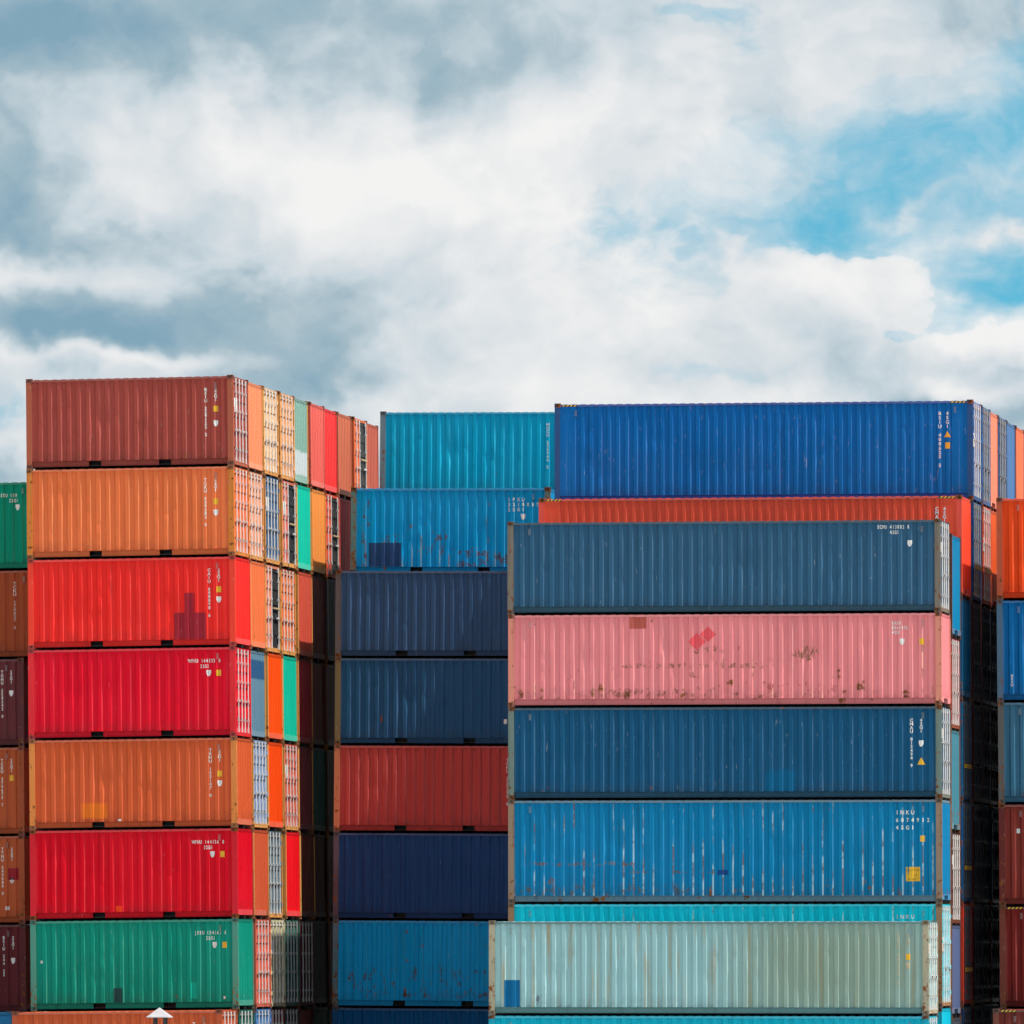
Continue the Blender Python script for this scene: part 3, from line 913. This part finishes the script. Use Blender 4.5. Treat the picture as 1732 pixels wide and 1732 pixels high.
tealpale = rgb(150, 185, 190, KF)
PX = l4 - 1.36
c_row1 = [
    dict(size='4S', label='slate blue container at the top of the stack, above the pink container', col=rgb(42, 80, 108, KF), end='door', rust=0.06, var=0, wear=0.6,
         frame=rgb(105, 98, 90, KF), frust=0.5, railcol=rgb(45, 70, 85, KF),
         marks=[('h', 'ECMU 413802 8', 1.74, 0.27, 0.125, 0.070), ('h', '42G1', 1.39, 0.42, 0.125, 0.066), shield(l4, STD, 0.86, 0.60)]),
    dict(size='4S', label='faded pink container with red diamond marks', col=rgb(203, 117, 121, KF), end='wall', rust=0.36, wear=0.7, var=1, fade=0.5,
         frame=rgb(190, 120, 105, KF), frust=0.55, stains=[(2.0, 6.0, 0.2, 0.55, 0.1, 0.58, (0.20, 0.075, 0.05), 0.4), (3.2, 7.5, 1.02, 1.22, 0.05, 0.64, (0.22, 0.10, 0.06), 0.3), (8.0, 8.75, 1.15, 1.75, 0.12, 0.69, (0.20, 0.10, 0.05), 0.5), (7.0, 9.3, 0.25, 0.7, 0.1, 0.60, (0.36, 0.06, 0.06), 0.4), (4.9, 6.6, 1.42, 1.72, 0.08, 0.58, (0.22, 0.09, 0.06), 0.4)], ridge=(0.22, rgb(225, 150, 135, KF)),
         marks=[('h', 'EASU', 1.36, 0.35, 0.115, 0.066), ('h', '8043392', 1.36, 0.48, 0.115, 0.066), ('h', '42G1', 1.36, 0.61, 0.115, 0.066), shield(l4, STD, 1.10, 0.74), square(l4, STD, 0.55, 0.74),
                ('p', 'repair_patch', 3.43, 3.9, STD - 0.42, STD - 0.10, BR_P),
                ('g', 'red_diamond', [(5.08, 1.80), (5.33, 1.55), (5.58, 1.80), (5.33, 2.05)], RD_P), ('g', 'red_diamond', [(5.42, 2.0), (5.64, 1.78), (5.86, 2.0), (5.64, 2.22)], RD_P)]),
    dict(size='4S', label='dark blue container with yellow triangle, below the pink container', col=rgb(19, 72, 106, KF), end='door', rust=0.04, var=2, wear=0.6,
         frame=rgb(95, 110, 105, KF), railcol=rgb(30, 60, 80, KF), stains=[(7.25, 8.05, 0.10, 0.80, 0.08, 0.7, rgb(8, 86, 126, KF), 0.35)],
         marks=[('v', 'CMAU 813494 9', 0.84, 0.46, 0.125, 0.105), ('v', '42G1', 0.57, 0.46, 0.125, 0.10), shield(l4, STD, 0.57, 0.98), triangle(l4, STD, 0.57, 1.45, 0.23)]),
    dict(size='4H', label='bright blue rust-streaked container with yellow caution sign', col=rgb(0, 106, 150, KF), end='wall', rust=0.34, var=3, wear=0.3, streak=0.5,
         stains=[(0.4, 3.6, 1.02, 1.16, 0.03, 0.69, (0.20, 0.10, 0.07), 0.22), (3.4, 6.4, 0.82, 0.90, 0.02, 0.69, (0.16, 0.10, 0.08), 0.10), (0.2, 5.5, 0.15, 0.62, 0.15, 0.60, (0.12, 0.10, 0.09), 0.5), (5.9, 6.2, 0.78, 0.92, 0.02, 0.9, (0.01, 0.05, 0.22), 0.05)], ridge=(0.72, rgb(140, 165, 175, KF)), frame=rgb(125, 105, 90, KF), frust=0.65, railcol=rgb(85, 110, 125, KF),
         marks=[('h', 'INKU', 1.25, 0.44, 0.14, 0.145), ('h', '6074912', 1.25, 0.65, 0.14, 0.145), ('h', '45G1', 1.25, 0.86, 0.14, 0.145), square(l4, HC, 0.54, 1.03),
                ('p', 'caution_sign', l4 - 1.01, l4 - 0.61, HC - 2.30, HC - 1.90, YELLOW), ('h', 'CAUTION', 0.985, 2.02, 0.075, 0.055, PRINT),
                ('h', "9'-6", 0.93, 2.15, 0.075, 0.07, PRINT), ('h', 'HIGH', 0.92, 2.27, 0.075, 0.055, PRINT)]),
    dict(size='4H', label='turquoise container just above the pale grey-green container', col=rgb(0, 180, 200, KF), end='door', rust=0.06, var=0, wear=0.4, streak=0.4,
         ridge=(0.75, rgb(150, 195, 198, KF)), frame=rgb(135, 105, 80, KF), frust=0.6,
         marks=[('h', 'INKU', 1.25, 0.44, 0.14, 0.145), ('h', '2475633', 1.25, 0.65, 0.14, 0.145)]),
    dict(size='4S', label='cyan container at the foot behind the pale grey-green stack', col=rgb(0, 160, 185, KF), end='wall', rust=0.1, var=1),
]
stack(245.39, 0.08, c_row1, GC)
c_row0 = [
    dict(size='4S', label='pale grey-green container streaked with tan, low in front of the turquoise one', col=rgb(128, 166, 170, KF), end='door', rust=0.02, var=2, wear=0.3,
         fade=0.6, streak=1.0, dirtcol=(0.40, 0.33, 0.19), stains=[(1.26, 1.62, 0.15, 0.84, 0.10, 0.55, rgb(85, 92, 98, KF), 0.25), (7.0, 12.4, -0.5, 3.2, 1.6, 0.75, rgb(118, 132, 112, KF), 0.8)], frame=rgb(150, 145, 125, KF), frust=0.6, railcol=rgb(80, 115, 118, KF),
         marks=std_marks('FESU 403324 2', 0.84, 0.56, 0.36, code='42G1', L=l4, mt=TAN, yz=0.92, sz=1.16) +
         [('p', 'paint_patch', 0.43, 0.86, 0.21, 0.95, BL_P)]),
    dict(size='4S', label='turquoise container under the pale grey-green one, only its top edge showing', col=rgb(0, 155, 180, KF), end='door', rust=0.2, var=3),
]
stack(242.0, -0.11, c_row0, GC)
c_row2 = [
    dict(size='4H', label='sky blue narrow end behind the slate blue container', col=rgb(0, 135, 185, KE), end='wall', rust=0.2, frame=rgb(110, 75, 70, KE)),
    dict(size='4S', label='maroon end with pale lock bars behind the pink container', col=rgb(170, 70, 75, KE), end='door', rust=0.15, frame=rgb(150, 80, 65, KE)),
    dict(size='4H', label='rust-spotted teal end behind the yellow triangle container', col=rgb(75, 140, 160, KE), end='wall', rust=0.45, frame=rgb(140, 85, 60, KE)),
    dict(size='4S', label='brown end with pale lock bars behind the caution sign container', col=rgb(110, 75, 68, KE), end='door', rust=0.3, frame=rgb(110, 60, 50, KE)),
    dict(size='4S', label='dusty violet-blue end low beside the dark gap', col=rgb(92, 108, 150, KE), end='wall', rust=0.05, frame=rgb(110, 65, 60, KE)),
    dict(size='4S', label='dark grey end at the foot beside the dark gap', col=rgb(80, 85, 95, KE), end='wall', rust=0.1),
]
for d in c_row2:
    d['front'] = False
stack(248.25, -0.20, c_row2, GC, jx=0.03)
GD = 'high containers in the back stack topped with blue'
red_m = [('v', 'CMAU 540187 3', 0.72, 0.44, 0.14, 0.115), ('v', '45G1', 0.50, 0.44, 0.14, 0.115)]
c_row3 = [
    dict(size='4H', label='vivid orange-red long container under the blue one with striped corners', col=rgb(347, 70, 46, KF), end='wall', rust=0.02, var=0, plain=0.42, pitch=0.24, streak=0.15, fade=0.1,
         frame=rgb(225, 75, 60, KF), frust=0.25, hazard=True, marks=red_m, vents=False),
    dict(size='4H', label='dark blue end under the orange-red container in the dark gap', col=rgb(10, 85, 125, KF), end='wall', front=False),
    dict(size='4H', label='blue end with yellow bar, third down in the dark gap', col=rgb(15, 90, 135, KF), band=True, rods=ROD_K, end='door', front=False),
    dict(size='4H', label='blue end with yellow bar, fourth down in the dark gap', col=rgb(15, 80, 130, KF), band=True, rods=ROD_K, end='door', front=False),
    dict(size='4H', label='red end low in the dark gap', col=rgb(190, 50, 30, KF), band=True, rods=ROD_K, end='door', front=False),
    dict(size='4H', label='navy end at the foot of the dark gap', col=rgb(15, 50, 90, KF), rods=ROD_K, end='door', front=False),
]
stack(251.2, -0.18, c_row3, GD)
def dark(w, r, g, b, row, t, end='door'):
    return dict(size='4H', label='shaded %s end, %s tier down in %s row behind the dark gap' % (w, ORD[t] if t else 'first', ROW[row]), col=rgb(r * 0.6, g * 0.6, b * 0.6, KF), end=end, front=False, rods=ROD_K, frust=0.15)  # colours scaled down to paint in the gap's shade
c_row4 = [
    dict(size='4H', label='royal blue long container with yellow triangle, highest of the back stack', col=rgb(0, 92, 156, KF), end='door', rust=0.03, var=1, plain=0.42, pitch=0.255, wear=0.75,
         frame=rgb(40, 75, 120, KF), frust=0.35, hazard=True, railcol=rgb(40, 75, 145, KF), vents=True,
         marks=[('v', 'BSIU 408625 5', 0.96, 0.44, 0.14, 0.125), ('v', '45G1', 0.74, 0.44, 0.14, 0.125), triangle(l4, HC, 0.74, 0.90, 0.20), square(l4, HC, 0.74, 1.23, 0.14, 0.18)]),
    dict(size='4H', label='blue door end with yellow bar beside the orange-red container', col=rgb(25, 85, 150, KE), rods=ROD_D, band=True, end='door', front=False),
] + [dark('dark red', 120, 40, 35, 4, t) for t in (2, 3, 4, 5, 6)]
stack(254.12, -0.18, c_row4, GD)
rest = [
    (256.62, [dict(size='4H', label='blue door end beside the royal blue container', col=rgb(60, 112, 172, KE), end='door', rods=ROD_D, front=False),
              dict(size='4H', label='orange-red door end one below the top, second behind royal blue', col=rgb(240, 95, 60, KE), band=True, end='door', front=False)], 5),
    (259.12, [dict(size='4H', label='salmon orange plain end between two blue ends on the skyline', col=rgb(252, 150, 120, KE), end='wall', front=False),
              dict(size='4H', label='orange end below the salmon one, half in shadow', col=rgb(246, 100, 45, KE), end='wall', front=False)], 6),
    (261.62, [dict(size='4H', label='blue door end just behind the salmon orange end', col=rgb(45, 100, 160, KE), end='door', rods=ROD_D, front=False)], 7),
    (264.3, [dict(size='4H', label='pale blue end on the skyline above the orange edge stack', col=rgb(85, 128, 182, KE), end='wall', front=False)], 8),
    (266.8, [dict(size='4H', label='orange end on the skyline near the frame edge', col=rgb(245, 125, 85, KE), end='wall', front=False)], 9),
    (269.3, [dict(size='4H', label='blue end farthest back on the skyline', col=rgb(110, 145, 190, KE), end='wall', front=False)], 10),
]
for y, sp, r in rest:
    n = len(sp)
    for t in range(n, 7):
        if r <= 6:
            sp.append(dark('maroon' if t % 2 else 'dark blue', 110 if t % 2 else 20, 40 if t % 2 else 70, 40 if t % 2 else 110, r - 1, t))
        else:
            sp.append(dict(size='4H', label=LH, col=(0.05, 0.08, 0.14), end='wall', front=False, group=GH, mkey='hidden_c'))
    stack(y, -0.18, sp, GD, jx=0.03)
pad('C', -0.5, 12.7, 241.0, 244.7, -0.11)
pad('C', -0.5, 12.7, 244.702, 248.0, 0.08)
pad('C', -0.5, 12.7, 248.002, 250.9, -0.20)
pad('C', -0.5, 12.7, 250.902, 273.0, -0.18)

# ------------------------------------------------------------------ block F: stack at the frame edge
BLOCKS['F'] = (-25.06, 251.2, 0.0, 0.3)
GF = 'high containers in the stack at the frame edge'
f_tiers = [
    dict(size='4H', label='orange container at the top of the stack cut by the frame edge', col=rgb(266, 63, 17, KF), rust=0.1, var=2, streak=0.6, frame=rgb(165, 75, 50, KF)),
    dict(size='4H', label='blue container second in the stack cut by the frame edge', col=rgb(0, 90, 145, KF), var=3, frame=rgb(70, 95, 115, KF), frust=0.5,
         marks=[('v', 'GESU', l4 - 0.42, 2.2, 0.10, 0.09)]),
    dict(size='4H', label='grey-blue container third in the stack cut by the frame edge', col=rgb(50, 95, 120, KF), var=1, rust=0.25, frame=rgb(85, 85, 85, KF)),
    dict(size='4H', label='brown-maroon container fourth in the stack cut by the frame edge', col=rgb(115, 45, 38, KF), var=2, rust=0.15, streak=0.6, frame=rgb(90, 40, 38, KF),
         marks=[('p', 'sticker', 0.50, 0.60, 2.05, 2.18, WHITE)]),
    dict(size='4H', label='dark maroon container fifth in the stack cut by the frame edge', col=rgb(110, 34, 30, KF), var=3, rust=0.15, streak=0.6, frame=rgb(105, 55, 45, KF), hazard=True,
         marks=[('v', 'COSU', 0, 0, 0.1, 0.1)][:0]),
    dict(size='4S', label='maroon container at the base of the stack cut by the frame edge', col=rgb(90, 35, 32, KF), var=0),
]
stack(0.0, 0.03, f_tiers, GF, block='F')
for r in range(1, 5):
    z = 0.03
    for t in range(6):
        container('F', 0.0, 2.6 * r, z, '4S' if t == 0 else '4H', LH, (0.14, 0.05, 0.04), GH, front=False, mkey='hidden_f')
        z += T if t == 0 else TH
container('F', 0.10, -3.0, 0.03, '4S', 'low dark maroon container with striped corner near the frame edge', rgb(105, 42, 36, KF), GF, var=1, hazard=True, frame=rgb(110, 60, 50, KF))
pad('F', -0.4, 13.0, -4.0, 14.0, 0.03)

# ------------------------------------------------------------------ capped post in front of the low orange container
def capped_post():
    r = bpy.data.objects.new('capped_post', None)
    COL.objects.link(r)
    r.location = (-44.21, 225.0, G)
    r['label'], r['category'] = 'small white pyramid cap on slim dark posts before the green container', 'post'
    H = 2.53 - G
    steel = flat('dark_steel', (0.03, 0.03, 0.032), 0.5)
    cap = MB()
    w = 0.295
    cap.v = [(-w, -w, H), (w, -w, H), (w, w, H), (-w, w, H), (0, 0, H + 0.245), (-w, -w, H - 0.02), (w, -w, H - 0.02), (w, w, H - 0.02), (-w, w, H - 0.02)]
    cap.f = [(0, 1, 4), (1, 2, 4), (2, 3, 4), (3, 0, 4), (5, 6, 1, 0), (6, 7, 2, 1), (7, 8, 3, 2), (8, 5, 0, 3), (8, 7, 6, 5)]
    obj('cap', cap.mesh('cap'), flat('white_cap', (0.42, 0.41, 0.44), 0.55), r)
    pm = MB().box(-0.03, 0.03, -0.03, 0.03, 0, H - 0.02).mesh('post')
    for x in (-0.11, 0.15):
        for y in (-0.13, 0.13):
            obj('post', pm, steel, r, (x, y, 0))
    obj('base', MB().box(-0.25, 0.25, -0.25, 0.25, 0.0, 0.08).mesh('base'), steel, r)
capped_post()
